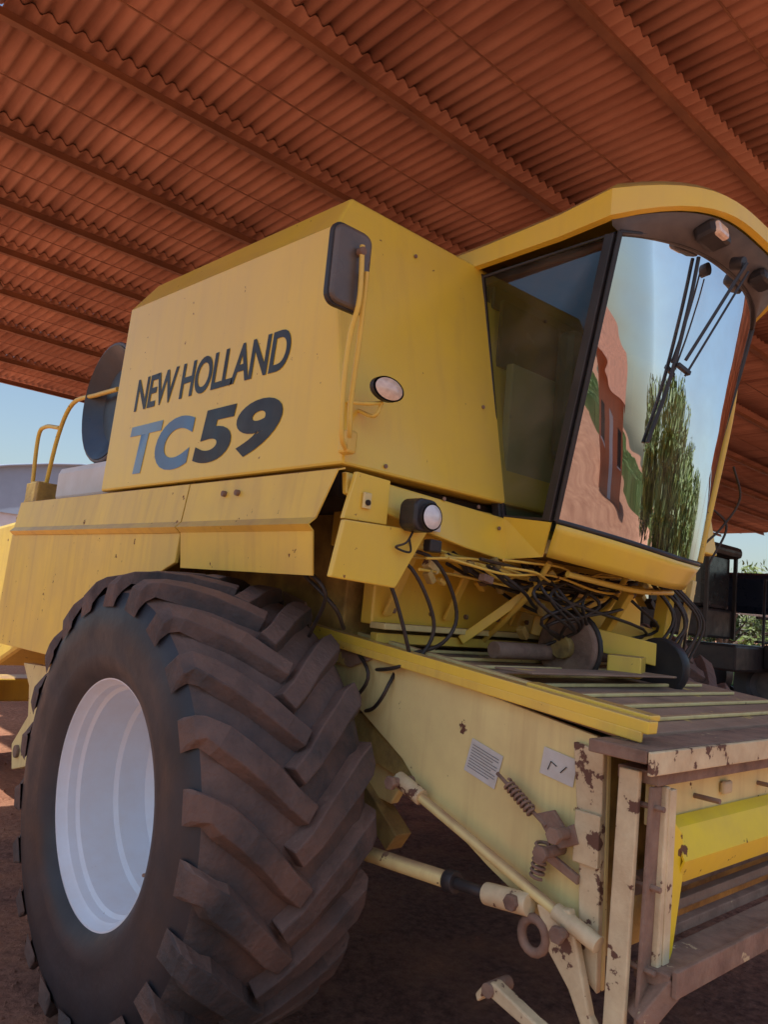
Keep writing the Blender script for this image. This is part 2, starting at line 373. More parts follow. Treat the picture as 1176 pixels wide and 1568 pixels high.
def text(name,s,y0,y1,z0,z1,mat,off=.0,shear=.12,x=1.5975,sp=1.0):
    cu=bpy.data.curves.new(name,'FONT'); cu.body=s; cu.offset=off; cu.shear=shear; cu.space_character=sp; cu.resolution_u=6
    o=bpy.data.objects.new(name+'_tmp',cu); COL.objects.link(o)
    bpy.context.view_layer.update()
    dg=bpy.context.evaluated_depsgraph_get(); me=bpy.data.meshes.new_from_object(o.evaluated_get(dg))
    bpy.data.objects.remove(o)
    xs=[v.co.x for v in me.vertices]; ys=[v.co.y for v in me.vertices]
    a,b,c,d=min(xs),max(xs),min(ys),max(ys)
    for v in me.vertices:
        X=(v.co.x-a)/(b-a); Yv=(v.co.y-c)/(d-c)
        v.co=Vector((x,y0+(y1-y0)*X,z0+(z1-z0)*Yv))
    me.materials.clear(); me.materials.append(mat)
    o=bpy.data.objects.new(name,me); COL.objects.link(o); o.parent=cb; return o
text('side_lettering','NEW HOLLAND',3.80,2.42,2.500,2.672,m_ink,off=.020,shear=.1,sp=.93)
text('model_lettering_a','T',3.80,3.44,2.17,2.418,m_inkl,off=.03,shear=.14)
text('model_lettering_b','C',3.49,3.12,2.165,2.415,m_inkb,off=.045,shear=.12)
text('model_lettering_c','5',3.10,2.77,2.173,2.41,m_ink,off=.042,shear=.12)
text('model_lettering_d','9',2.755,2.425,2.175,2.405,m_ink,off=.040,shear=.12)

def rrect(cx,cz,w,h,r,n=5):
    out=[]
    for sx,sz,a0 in ((1,1,0),(-1,1,90),(-1,-1,180),(1,-1,270)):
        for k in range(n+1):
            a=radians(a0+90*k/n); out.append((cx+sx*(w/2-r)+r*cos(a),cz+sz*(h/2-r)+r*sin(a)))
    return out
prismY('mirror',rrect(1.475,2.725,.155,.27,.035),1.92,1.965,m_mirror,cb,bevel=.012)
prismY('mirror_rim',rrect(1.475,2.725,.17,.285,.04),1.935,1.955,m_black,cb,bevel=.004)
tubes('mirror_arm',[[(1.49,1.90,2.80),(1.50,1.90,2.62),(1.50,1.93,2.5),(1.51,1.95,2.32),(1.53,1.96,2.18),(1.58,1.99,2.14)],
  [(1.52,1.90,2.72),(1.54,1.93,2.5),(1.555,1.96,2.3),(1.57,1.97,2.2),(1.62,2.03,2.15)]],.009,m_yel2,cb,sub=6)
cyl('mirror_clamp',(1.49,1.915,2.78),(1.49,1.89,2.78),.014,m_rust,cb,12)
box('mirror_bracket',(1.57,1.975,2.13),(1.615,2.03,2.21),m_yel2,cb,bevel=.01)
def lamp_oval(nm,cx,y,cz,w,h,housing,lens,depth=.06):
    v=[];f=[];n=28
    for r,dy in ((.72,depth),(1.0,.02),(1.0,0)):
        for i in range(n): t=2*pi*i/n; v.append((cx+w*r*cos(t),y+dy,cz+h*r*sin(t)))
    for k in range(2):
        for i in range(n): f.append((k*n+i,k*n+(i+1)%n,(k+1)*n+(i+1)%n,(k+1)*n+i))
    f.append(tuple(range(n)))
    obj(nm+'_housing',v,f,housing,cb,smooth=False,bevel=.003)
    v=[];f=[]
    for k,(r,dy) in enumerate(((.88,-.002),(.6,-.010),(.25,-.015))):
        for i in range(n): t=2*pi*i/n; v.append((cx+w*r*cos(t),y+dy,cz+h*r*sin(t)))
    for k in range(2):
        for i in range(n): f.append((k*n+i,k*n+(i+1)%n,(k+1)*n+(i+1)%n,(k+1)*n+i))
    f.append(tuple(range(2*n,3*n)))
    obj(nm+'_lens',v,f,lens,cb,smooth=True)
lamp_oval('work_lamp',1.70,1.94,2.375,.072,.043,m_black,m_amber,.04)
tubes('work_lamp_bracket',[[(1.63,2.07,2.33),(1.63,1.97,2.31),(1.70,1.97,2.33)],[(1.68,2.07,2.31),(1.68,1.98,2.28),(1.70,1.97,2.33)]],.007,m_yel2,cb)
lamp_oval('head_lamp',1.885,1.86,1.955,.050,.048,m_black,m_lens,.09)
prismY('head_lamp_hood',rrect(1.875,1.96,.115,.115,.035),1.875,1.96,m_black,cb,bevel=.01)
tubes('head_lamp_cable',[[(1.87,1.93,1.91),(1.83,1.92,1.86),(1.80,1.94,1.84),(1.86,1.93,1.83),(1.88,1.96,1.88)]],.004,m_hose,cb)
box('data_plate',(1.99,1.975,1.925),(2.05,1.982,1.97),m_label,cb,bevel=0)
box('fuse_box',(1.97,1.94,1.845),(2.03,1.98,1.89),m_black,cb,bevel=.006)
box('latch_plate',(1.655,1.962,1.955),(1.69,1.972,2.01),m_pale,cb,bevel=.003)
cyl('latch_hole',(1.672,1.965,1.975),(1.672,1.955,1.975),.010,m_dark,cb,12)
for k,(x,z) in enumerate(((2.42,1.99),(2.02,3.06),(1.66,2.02),(2.1,2.06),(2.3,2.06),(1.8,2.13),(2.38,2.5))):
    cyl('rivet_%d'%k,(x,FY(z)-.002,z),(x,FY(z)-.008,z),.008,m_rust,cb,10)

# ---------- cab
def gp(s,w,push=0.0):
    c=3.02+.03*w; h=.535+.065*w
    x=c+(h+push*.5)*s
    y=(1.78-.23*w)-(.23-.09*w)*(1-abs(s)**2.4)-push
    zb=2.025-.045*(s+1)/2-.06*(1-s*s); zt=3.13+.05*(1-s*s)
    return Vector((x,y,zb+(zt-zb)*w))
def grid(name,fn,ns,nw,mat,smooth=True,solid=0):
    v=[];f=[]
    for j in range(nw+1):
        for i in range(ns+1): v.append(fn(-1+2*i/ns,j/nw))
    for j in range(nw):
        for i in range(ns): a=j*(ns+1)+i; f.append((a,a+1,a+ns+2,a+ns+1))
    return obj(name,v,f,mat,cb,smooth=smooth,solid=solid)
grid('windscreen',lambda s,w:gp(s,w),40,16,m_glassF)
tubes('windscreen_seal',[[gp(-1+2*i/40,0,.004) for i in range(41)],[gp(-1+2*i/40,1,.004) for i in range(41)],
   [gp(-1,j/8,.006) for j in range(9)],[gp(1,j/8,.006) for j in range(9)]],.011,m_black,cb,sub=1)
for s,nm in ((-1,'a_pillar_left'),(1,'a_pillar_right')):
    a=gp(s,0);b=gp(s,1)
    bar(nm,(a.x,a.y+.03,a.z),(b.x,b.y+.03,b.z),.04,.045,m_black,cb,up=(1,0,0))
def sidewin(x,tag,mat):
    obj('side_window_'+tag,[(x,2.03,2.05),(x,1.83,2.03),(x-.015,1.60,3.14),(x-.015,2.23,3.14)],[(0,1,2,3)],mat,cb)
    tubes('side_window_seal_'+tag,[[(x-.002,2.03,2.045),(x-.002,1.81,2.03),(x-.017,1.575,3.14),(x-.017,2.24,3.14)]],.010,m_black,cb,sub=1,cyclic=True)
sidewin(2.478,'near',m_glassS); sidewin(3.60,'far',m_glassS)
def skirt(s,w):
    p=gp(s,0,.012-.06*w); p.z-= .012+ (.125-.03*(s+1)/2)*w; return p
grid('cab_skirt_front',skirt,40,4,m_yel,solid=.008)
obj('cab_skirt_side',[(2.468,2.02,2.045),(2.468,1.785,2.018),(2.50,1.84,1.885),(2.468,2.0,1.87)],[(0,1,2,3)],m_yel,cb,solid=.01)
obj('cab_skirt_side_far',[(3.60,2.02,2.045),(3.58,1.785,1.975),(3.55,1.84,1.86),(3.60,2.0,1.87)],[(0,1,2,3)],m_yel,cb,solid=.01)
def floorp():
    pts=[skirt(-1+2*i/20,.8) for i in range(21)]
    v=[(p.x,p.y+.01,1.90) for p in pts]+[(3.58,2.08,1.90),(2.48,2.08,1.90)]
    v2=[(a,b,1.955) for a,b,c in v]; n=len(v)
    f=[tuple(range(n)),tuple(range(2*n-1,n-1,-1))]+[(i,(i+1)%n,n+(i+1)%n,n+i) for i in range(n)]
    obj('cab_floor',v+v2,f,m_grime,cb)
floorp()
box('cab_rear_wall',(2.5,2.06,2.04),(3.6,2.10,2.72),m_seat,cb)
box('rear_window_header',(2.5,2.2,3.0),(3.6,2.24,3.16),m_black,cb)
box('rear_window_dark',(2.5,2.14,2.72),(3.6,2.16,3.02),m_wood,cb,bevel=0)
box('seat_base',(2.8,1.80,2.05),(3.25,2.02,2.35),m_black,cb,bevel=.03)
box('seat_back',(2.78,1.95,2.35),(3.27,2.06,2.95),m_grey,cb,bevel=.04)
bar('steering_column',(3.02,1.74,2.0),(3.02,1.83,2.5),.06,.06,m_black,cb,up=(1,0,0))
tubes('steering_wheel',[[(3.02+.17*cos(a*pi/12),1.83+.12*sin(a*pi/12),2.53+.07*sin(a*pi/12)) for a in range(24)]],.013,m_black,cb,sub=1,cyclic=True)
box('cab_headliner',(2.47,1.62,3.10),(3.62,2.3,3.15),m_black,cb)
for s,x in ((-1,2.475),(1,3.60)):
    bar('rear_pillar_%d'%(s+1),(x,2.05,2.04),(x,2.26,3.15),.04,.05,m_black,cb,up=(1,0,0))
def roof_shell():
    def outline(off,fr):
        pts=[(2.415+off,2.62)]
        pts+=[(2.405+off,2.2),(2.40+off,1.8)]
        n=22
        for i in range(n+1):
            s=-1+2*i/n
            a=abs(s)**3.2
            pts.append((3.06+(.66-off)*s, 1.56-(.30-fr)*(1-a)))
        pts+=[(3.72-off,1.8),(3.715-off,2.2),(3.705-off,2.62)]
        return pts
    def zb(x,y):
        t=max(0,min(1,(1.62-y)/.36)); return 3.165+.095*t
    def zt(x,y): 
        t=max(0,min(1,(1.9-y)/.6)); return 3.285+.075*t
    L0=outline(.03,.03);L1=outline(0,0);L2=outline(0.0,.0);L3=outline(.035,.04);L4=outline(.16,.16)
    rings=[]
    rings.append([(x,y,zb(a,b)) for (x,y),(a,b) in zip(L0,L1)])
    rings.append([(x,y,zb(a,b)+.004) for (x,y),(a,b) in zip(L1,L1)])
    rings.append([(x,y,zt(a,b)-.035) for (x,y),(a,b) in zip(L2,L1)])
    rings.append([(x,y,zt(a,b)+.0) for (x,y),(a,b) in zip(L3,L1)])
    rings.append([(x,y,zt(a,b)+.03) for (x,y),(a,b) in zip(L4,L1)])
    n=len(L0); v=[p for r in rings for p in r]; f=[]
    for k in range(4):
        for i in range(n-1): f.append((k*n+i,k*n+i+1,(k+1)*n+i+1,(k+1)*n+i))
    f.append(tuple(range(4*n,5*n)))
    for k in range(4): f.append((k*n,(k+1)*n,(k+1)*n+n-1,k*n+n-1))
    o=obj('cab_roof',v,f,m_yel,cb,smooth=True)
    try: o.data.set_sharp_from_angle(angle=radians(35))
    except Exception: pass
    v=[];f=[];ns=32
    for i in range(ns+1):
        s=-1+2*i/ns
        g=gp(s,1,.0); 
        x=3.06+.635*s; y=1.57-.275*(1-abs(s)**3.2); z=zb(x,y)+.002
        gb=Vector((g.x,g.y-.012,g.z-.01))
        m=gb.lerp(Vector((x,y,z)),.5)+Vector((0,.02,.012))
        v+= [gb,m,Vector((x,y,z))]
    for i in range(ns):
        for k in range(2): a=i*3+k; f.append((a,a+1,a+4,a+3))
    obj('visor_panel',v,f,m_grey,cb,smooth=True,solid=.006)
roof_shell()
RX=Matrix.Rotation(radians(-12),3,'X')
box('visor_lamp_bezel',(2.725,1.305,3.165),(2.875,1.40,3.235),m_black,cb,bevel=.02,rot=RX)
box('visor_lamp_lens',(2.735,1.293,3.172),(2.825,1.33,3.228),m_amber,cb,bevel=.014,rot=RX)
box('visor_lamp_blank',(3.22,1.315,3.165),(3.35,1.40,3.225),m_black,cb,bevel=.02,rot=RX)
cyl('wiper_motor',(3.0,1.36,3.16),(3.0,1.31,3.15),.028,m_black,cb,20)
e1=gp(-.38,.62,.035); e2=gp(-.36,.57,.035)
bar('wiper_arm_a',(3.0,1.30,3.15),e1,.010,.012,m_black,cb,bevel=.001)
bar('wiper_arm_b',(3.04,1.31,3.13),e2,.008,.008,m_black,cb,bevel=.001)
bar('wiper_link',gp(-.44,.6,.03),gp(-.33,.58,.04),.018,.018,m_black,cb,bevel=.002)
tubes('wiper_blade',[[gp(-.38,.97,.014),gp(-.40,.8,.016),gp(-.46,.55,.016),gp(-.55,.33,.014)]],.008,m_black,cb,sub=6)
tubes('far_handrail',[[(3.88,1.72,2.95),(3.86,1.74,2.7),(3.80,1.80,2.2),(3.78,1.82,2.0)]],.02,m_yel2,cb)
tubes('far_cables',[[(3.86,1.70,2.5),(3.95,1.70,2.35),(3.9,1.76,2.2),(3.8,1.8,2.1)],[(3.8,1.8,2.3),(3.92,1.75,2.2),(3.85,1.8,2.0)]],.006,m_hose,cb)

# ---------- wheels
def wheel(parent,cx,cy,cz,R,W,rimr,nl,side=-1,tag=''):
    k=R/.85
    prof=[(-.30*W/.7,.435*rimr/.43),(-.325*W/.7,.47*k),(-.342*W/.7,.52*k),(-.340*W/.7,.53*k),(-.352*W/.7,.60*k),(-.345*W/.7,.69*k),(-.318*W/.7,.755*k),(-.27*W/.7,.785*k),(-.15*W/.7,.80*k),(0,.805*k)]
    prof=prof+[(-x,r) for x,r in prof[-2::-1]]
    nmat=7
    v=[];f=[];fm=[];seg=120;n=len(prof)
    for i in range(seg):
        t=2*pi*i/seg
        for x,r in prof: v.append((cx+x,cy-r*sin(t),cz+r*cos(t)))
    for i in range(seg):
        j=(i+1)%seg
        for q in range(n-1):
            f.append((i*n+q,j*n+q,j*n+q+1,i*n+q+1)); fm.append(0 if (q<nmat-1 or q>=n-nmat) else 1)
    obj('tyre'+tag,v,f,m_side,parent,mats=[m_side,m_tread],fm=fm,smooth=True)
    v=[];f=[]
    ks=W/.7
    st=[(-.025,.855),(.04,.856),(.12,.854),(.20,.848),(.27,.838),(.318,.822),(.343,.79),(.350,.745)]
    def lagf(a): return .36*min(1,max(0,a)/.33)**.85
    for i in range(nl):
        for sd in (-1,1):
            th0=2*pi*(i+(.5 if sd>0 else 0))/nl
            b=len(v)
            jit=random.uniform(-.006,.004); jt=random.uniform(-.007,.007)
            for idx,(a,rt) in enumerate(st):
                a0=st[max(0,idx-1)][0];a1=st[min(len(st)-1,idx+1)][0]
                dxa=a1-a0; ds=-(lagf(a1)-lagf(a0))*.85
                if idx>=6: dxa=1;ds=-.15
                l=sqrt(dxa*dxa+ds*ds); px,ps=-ds/l,dxa/l
                wt=.032+.012*idx/7+random.uniform(-.002,.002); wb=wt+.02
                rb=(.79 if idx<5 else .76-.03*(idx-5))*k
                th=th0-lagf(a)+jt
                x=sd*a*ks
                jj=jit+random.uniform(-.002,.002)
                for w,r in ((wb,rb),(wt,rt*k+jj),(-wt,rt*k+jj),(-wb,rb)):
                    xx=x+sd*px*w*ks*(1 if idx<5 else .2); tt=th+ps*w/.85
                    v.append((cx+xx,cy-r*sin(tt),cz+r*cos(tt)))
                if idx:
                    p=b+4*(idx-1)
                    for q in range(3): f.append((p+q,p+q+1,p+q+5,p+q+4))
            f.append((b,b+1,b+2,b+3)); e=b+4*(len(st)-1); f.append((e,e+3,e+2,e+1))
    obj('tyre_lugs'+tag,v,f,m_tread,parent,bevel=.009)
    q=rimr/.43; s=-side
    ox=-.28*ks
    pr=[(ox-.012,.452),(ox-.02,.445),(ox-.018,.43),(ox+.01,.42),(ox+.02,.41),(ox+.05,.405),(ox+.062,.392),(ox+.20,.388),(ox+.215,.372),(ox+.33,.368),(ox+.36,.34),(ox+.365,.30),(ox+.345,.22),(ox+.31,.17),(ox+.31,.13),(ox+.27,.12),(ox+.26,.0)]
    pr=[((x if side<0 else -x),r*q) for x,r in pr]
    revolveX('rim'+tag,pr,(cx,cy,cz),m_rim,parent,96)
    cyl('hub'+tag,(cx+side*-.0,cy,cz),(cx+.3*s,cy,cz),.16*q,m_yel2,parent,24)
    for b in range(10):
        t=2*pi*b/10
        cyl('wheel_bolt%s_%d'%(tag,b),(cx+(ox+.335 if side<0 else -(ox+.335)),cy+.195*q*sin(t),cz+.195*q*cos(t)),(cx+(ox+.30 if side<0 else -(ox+.30)),cy+.195*q*sin(t),cz+.195*q*cos(t)),.014,m_rust,parent,6)
    if side<0 and R>.8: tubes('valve_stem',[[(cx+ox+.06,cy-.30,cz-.18),(cx+ox+.02,cy-.32,cz-.17)]],.006,m_rust,parent,sub=1)
wheel(cb,1.55,2.80,.84,.85,.70,.43,22,-1,'_front_near')
wheel(cb,4.60,2.80,.84,.85,.70,.43,22,1,'_front_far')
wheel(cb,1.88,7.35,.60,.60,.34,.32,18,-1,'_rear_near')
wheel(cb,4.15,7.35,.60,.60,.34,.32,18,1,'_rear_far')
cyl('front_axle',(1.7,2.8,.84),(4.4,2.8,.84),.11,m_grime,cb)
box('axle_beam',(2.05,2.6,.95),(4.05,3.0,1.25),m_grime,cb,bevel=.02)
box('final_drive_near',(2.0,2.55,.65),(2.2,3.05,1.3),m_grime,cb,bevel=.05)
box('rear_axle_beam',(2.0,7.2,.5),(4.0,7.5,.70),m_yel2,cb,bevel=.02)
prismX('rear_axle_pivot_mount',[(7.0,.5),(7.0,1.05),(7.1,1.4),(6.2,1.2),(6.9,.5)],2.6,3.4,m_yel2,cb)
prismX('rear_hitch_bracket',[(5.47,1.03),(4.71,1.08),(4.80,.93),(5.02,.88),(5.02,.66),(5.15,.42),(5.40,.35),(5.47,.50),(5.24,.72),(5.3,.9)],1.78,1.86,m_pale,cb)
cyl('rear_hitch_pin',(1.76,5.33,.48),(1.9,5.33,.48),.04,m_rust,cb)
box('rear_cross_tube',(1.8,4.7,.92),(4.1,4.82,1.2),m_pale,cb)
box('lower_frame_rail',(2.2,3.0,1.05),(2.32,7.2,1.25),m_yel2,cb)
prismX('mud_deflector',[(2.86,1.66),(2.68,1.62),(2.63,1.49),(2.2,1.438),(2.34,1.385),(2.55,1.40),(2.74,1.48)],1.985,1.998,m_dusty,cb,bevel=.003)

# ---------- feeder house
yz=[(2.52,1.50),(1.24,1.325),(1.20,1.30),(1.18,.66),(1.30,.74),(1.60,.86),(1.90,1.00),(2.02,1.10),(2.27,1.23),(2.6,1.30)]
prismX('feeder_side_plate',yz,2.0,2.02,m_pale,cb,bevel=.004)
prismX('feeder_body',[(2.7,1.46),(1.22,1.30),(1.22,.72),(1.9,1.0),(2.7,1.15)],2.021,3.78,m_grime,cb,bevel=0)
prismX('feeder_side_plate_far',yz,3.78,3.80,m_pale,cb,bevel=.004)
bar('feeder_top_rail',(1.985,2.64,1.520),(1.985,1.06,1.380),.05,.035,m_yel,cb)
bar('feeder_rail_lip',(1.965,2.64,1.490),(1.965,1.08,1.353),.012,.03,m_yel2,cb)
bar('feeder_rail_inner',(2.12,2.5,1.512),(2.12,1.15,1.38),.03,.025,m_pale,cb)
bar('feeder_rail_step',(2.03,1.50,1.435),(2.03,1.08,1.40),.06,.018,m_yel,cb)
bar('feeder_deck',(2.9,2.6,1.475),(2.9,1.15,1.335),1.75,.02,m_dusty,cb)
for k in range(9):
    y=1.25+.15*k; z=1.345+(y-1.15)*.0966
    bar('deck_slat_%d'%k,(2.16,y,z+.008),(3.6,y,z+.008),.022,.014,m_pale,cb)
bar('deck_flap',(2.25,1.75,1.45),(3.2,1.70,1.45),.18,.008,m_dusty,cb)
box('deck_box',(3.0,1.72,1.43),(3.18,1.86,1.52),m_yel2,cb,bevel=.006,rot=Matrix.Rotation(.4,3,'Z'))
cyl('deck_roller',(2.5,2.05,1.50),(3.9,2.05,1.50),.035,m_rust,cb)
box('front_cross_beam',(2.04,2.30,1.56),(4.1,2.37,1.87),m_yel,cb,bevel=.008)
box('cross_beam_flange',(2.04,2.22,1.545),(4.1,2.31,1.57),m_pale,cb,bevel=.004)
box('cross_beam_lower',(2.04,2.26,1.49),(4.1,2.30,1.53),m_yel2,cb,bevel=.004)
for k,x in enumerate((2.1,2.45,2.9,3.3,3.7)):
    bar('beam_gusset_%d'%k,(x,2.28,1.60),(x,2.14,1.88),.015,.04,m_yel2,cb,up=(1,0,0))
for k in range(7):
    cyl('beam_bolt_%d'%k,(2.15+.22*k,2.30,1.62),(2.15+.22*k,2.288,1.62),.012,m_rust,cb,6)
tubes('cab_support_tubes',[[(2.7,2.3,1.5),(2.62,2.0,1.72),(2.58,1.86,1.87)],[(3.1,2.3,1.5),(3.2,2.0,1.7),(3.1,1.82,1.86)],[(2.1,2.0,1.84),(2.8,1.98,1.80),(3.5,1.95,1.84)],
    [(2.2,2.1,1.86),(2.9,2.05,1.74),(3.5,2.02,1.80)],[(2.62,1.8,1.83),(3.0,1.72,1.80),(3.4,1.76,1.82)]],.013,m_yel2,cb,sub=5)
bar('cab_support_arm',(2.52,2.25,1.52),(2.75,1.95,1.84),.05,.04,m_yel,cb)
bar('cab_support_arm_b',(2.95,2.2,1.62),(3.35,1.72,1.52),.06,.10,m_yel,cb)
bar('cab_support_arm_c',(2.8,2.15,1.70),(3.6,1.9,1.60),.05,.07,m_yel2,cb)
bar('cab_support_arm_d',(3.25,2.1,1.46),(3.1,1.8,1.80),.03,.05,m_yel2,cb)
bar('right_post',(3.56,1.86,1.90),(3.50,1.92,1.10),.07,.05,m_yel,cb,up=(1,0,0))
bar('right_post_b',(3.68,1.80,1.90),(3.64,1.88,1.15),.03,.04,m_pale,cb,up=(1,0,0))
cyl('belt_pulley',(2.9,1.98,1.53),(2.97,1.98,1.53),.15,m_rust,cb,32)
cyl('belt_pulley_hub',(2.86,1.98,1.53),(2.9,1.98,1.53),.05,m_grime,cb,20)
cyl('belt_pulley_b',(3.28,1.75,1.48),(3.34,1.75,1.48),.13,m_black,cb,32)
tubes('drive_belt',[[(2.935,1.98+.155*sin(a*pi/12),1.53+.155*cos(a*pi/12)) for a in range(24)]],.012,m_hose,cb,sub=1,cyclic=True)
H=[]
random.seed(21)
def hz(x0,x1,y,z,sag,n=5):
    return [(x0+(x1-x0)*i/n, y+random.uniform(-.05,.05), z-sag*4*(i/n)*(1-i/n)+random.uniform(-.03,.03)) for i in range(n+1)]
for k in range(12): H.append(hz(random.uniform(2.1,2.6),random.uniform(2.9,3.6),random.uniform(1.88,2.1),random.uniform(1.80,1.87),random.uniform(.02,.16)))
H+= [[(1.80,2.1,1.84),(1.86,2.02,1.72),(1.95,2.0,1.52),(2.02,2.05,1.42),(2.05,2.2,1.36)],
     [(1.84,2.1,1.84),(1.94,2.0,1.78),(2.06,1.98,1.60),(2.04,2.0,1.48),(1.96,2.05,1.42),(2.04,2.3,1.38)],
     [(1.90,2.1,1.86),(2.06,2.0,1.82),(2.18,1.98,1.64),(2.14,2.0,1.52),(2.05,2.1,1.46)],
     [(1.66,2.3,1.74),(1.72,2.15,1.62),(1.82,2.2,1.54)],[(1.62,2.25,1.76),(1.64,2.1,1.66),(1.74,2.3,1.5)],
     [(2.02,2.35,1.40),(2.03,2.14,1.42),(1.97,2.10,1.34),(1.97,2.16,1.26),(2.03,2.3,1.22)],[(2.0,2.4,1.50),(1.96,2.2,1.38),(1.98,2.3,1.26),(2.04,2.45,1.2)]]
for k in range(9):
    x=random.uniform(3.3,3.6); H.append([(x,1.82,1.86),(x+random.uniform(.05,.2),1.76,1.7),(x+random.uniform(-.1,.22),1.8,1.5),(x+random.uniform(0,.1),1.88,1.3),(3.5,1.9,1.15)])
for k in range(10):
    H.append([(random.uniform(2.4,3.3),2.0,1.86),(random.uniform(2.4,3.3),1.85,1.74),(random.uniform(2.5,3.5),1.9,1.62),(random.uniform(2.7,3.5),2.1,1.5)])
tubes('hydraulic_hoses',H,.0072,m_hose,cb,sub=6)
H=[hz(random.uniform(1.95,2.4),random.uniform(2.9,3.6),random.uniform(1.88,2.1),random.uniform(1.80,1.87),random.uniform(.0,.05)) for k in range(9)]
tubes('steel_lines',H,.0055,m_yel2,cb,sub=5)
for k in range(70):
    x=random.uniform(2.0,3.6);y=random.uniform(1.9,2.26);z=random.uniform(1.74,1.86) if k%3 else random.uniform(1.54,1.7);s=random.uniform(.007,.022)
    if z<1.7 and x<2.6: continue
    box('fitting_%d'%k,(x-s*1.5,y-s,z-s*.8),(x+s*1.5,y+s,z+s*.8),random.choice([m_grime,m_yel2,m_rust,m_black,m_pale]),cb,bevel=.004,rot=Matrix.Rotation(random.uniform(0,1),3,'Y'))
bar('frame_strut',(2.05,2.55,1.15),(2.05,2.05,.80),.08,.08,m_grime,cb)
bar('frame_strut_b',(2.15,2.6,1.25),(2.15,1.9,.98),.06,.1,m_yel2,cb)
prismX('frame_bracket',[(2.5,1.25),(2.12,1.18),(2.02,1.05),(2.1,.92),(2.45,.95)],2.04,2.08,m_pale,cb)
# ---------- linkage on side
cyl('long_rod',(1.95,1.93,1.03),(1.94,1.17,.80),.016,m_pale,cb)
cyl('long_rod_end',(1.95,1.98,1.045),(1.95,1.86,1.01),.028,m_chip,cb)
cyl('long_rod_boss',(1.94,1.30,.84),(1.94,1.16,.80),.024,m_chip,cb)
cyl('lift_cylinder',(1.93,2.12,.765),(1.93,1.68,.80),.026,m_pale,cb)
cyl('lift_cylinder_collar',(1.93,1.70,.798),(1.93,1.66,.802),.034,m_black,cb)
cyl('lift_cylinder_rod',(1.93,1.66,.80),(1.93,1.52,.81),.018,m_black,cb)
cyl('lift_cylinder_clevis',(1.93,1.54,.81),(1.93,1.38,.83),.032,m_chip,cb)
for k,(y,z) in enumerate(((1.96,1.04),(1.42,.83),(1.26,.80),(1.29,1.05),(1.33,.99))):
    cyl('pin_%d'%k,(2.0,y,z),(1.90,y,z),.016,m_rust,cb,16); cyl('pin_head_%d'%k,(1.905,y,z),(1.885,y,z),.024,m_rust,cb,6)
coil('spring_upper',(1.965,1.52,1.135),(1.955,1.41,1.075),.015,.0045,8,m_rust,cb)
coil('spring_lower',(1.965,1.375,1.00),(1.96,1.385,.90),.018,.005,7,m_rust,cb)
cyl('spring_bolt',(1.965,1.56,1.155),(1.955,1.36,1.05),.006,m_rust,cb,10)
prismX('latch_lever',[(1.40,1.075),(1.34,1.10),(1.30,1.06),(1.27,1.08),(1.25,1.03),(1.31,1.0),(1.36,1.03)],1.955,1.97,m_rust,cb,bevel=.003)
prismX('latch_lever_b',[(1.36,.985),(1.25,.945),(1.25,.92),(1.36,.955)],1.96,1.975,m_rust,cb,bevel=.003)
def decal(nm,y,z,w,h,tilt,lines):
    t=radians(tilt); R=lambda a,b:(y+a*cos(t)-b*sin(t),z+a*sin(t)+b*cos(t))
    c=[R(a,b) for a,b in ((-w,-h),(w,-h),(w,h),(-w,h))]
    obj(nm,[(1.9965,a,b) for a,b in c],[(0,1,2,3)],m_label,cb)
    for k in range(lines):
        b=h*.7-k*h*1.5/lines; hh=h*.035
        q=[R(w*.85,b),R(-w*(.85-.3*(k%3==2)),b),R(-w*(.85-.3*(k%3==2)),b-hh),R(w*.85,b-hh)]
        obj(nm+'_print_%d'%k,[(1.9945,a,bb) for a,bb in q],[(0,1,2,3)],m_grey,cb)
decal('warning_label',1.645,1.165,.068,.055,14,9)
decal('pictogram_label',1.36,1.215,.06,.04,8,0)
tubes('pictogram_lines',[[(1.994,1.395,1.20),(1.994,1.385,1.225),(1.994,1.365,1.215)],[(1.994,1.35,1.20),(1.994,1.33,1.22)]],.0015,m_black,cb,sub=1)
prismX('feeder_front_flange',[(1.30,1.30),(1.20,1.29),(1.18,.66),(1.24,.70),(1.26,1.0)],1.975,1.999,m_chip,cb,bevel=.004)
box('hinge_plate',(1.96,1.19,.98),(1.974,1.27,1.12),m_chip,cb,bevel=.003)
prismX('stand_plate',[(1.36,.84),(1.25,.86),(1.17,.62),(1.12,.56),(1.16,.53),(1.24,.66),(1.31,.73)],1.93,1.96,m_chip,cb)
prismX('stand_leg',[(1.47,.60),(1.44,.615),(1.30,.575),(1.14,.545),(1.10,.50),(1.16,.50),(1.32,.545),(1.46,.575),(1.49,.54),(1.50,.56)],1.86,1.90,m_chip,cb)
cyl('stand_pin',(1.85,1.45,.59),(1.95,1.45,.59),.02,m_rust,cb,12)
tubes('tow_ring',[[(1.93,1.36+.042*sin(a*pi/8),.755+.045*cos(a*pi/8)) for a in range(16)]],.014,m_rust,cb,sub=1,cyclic=True)

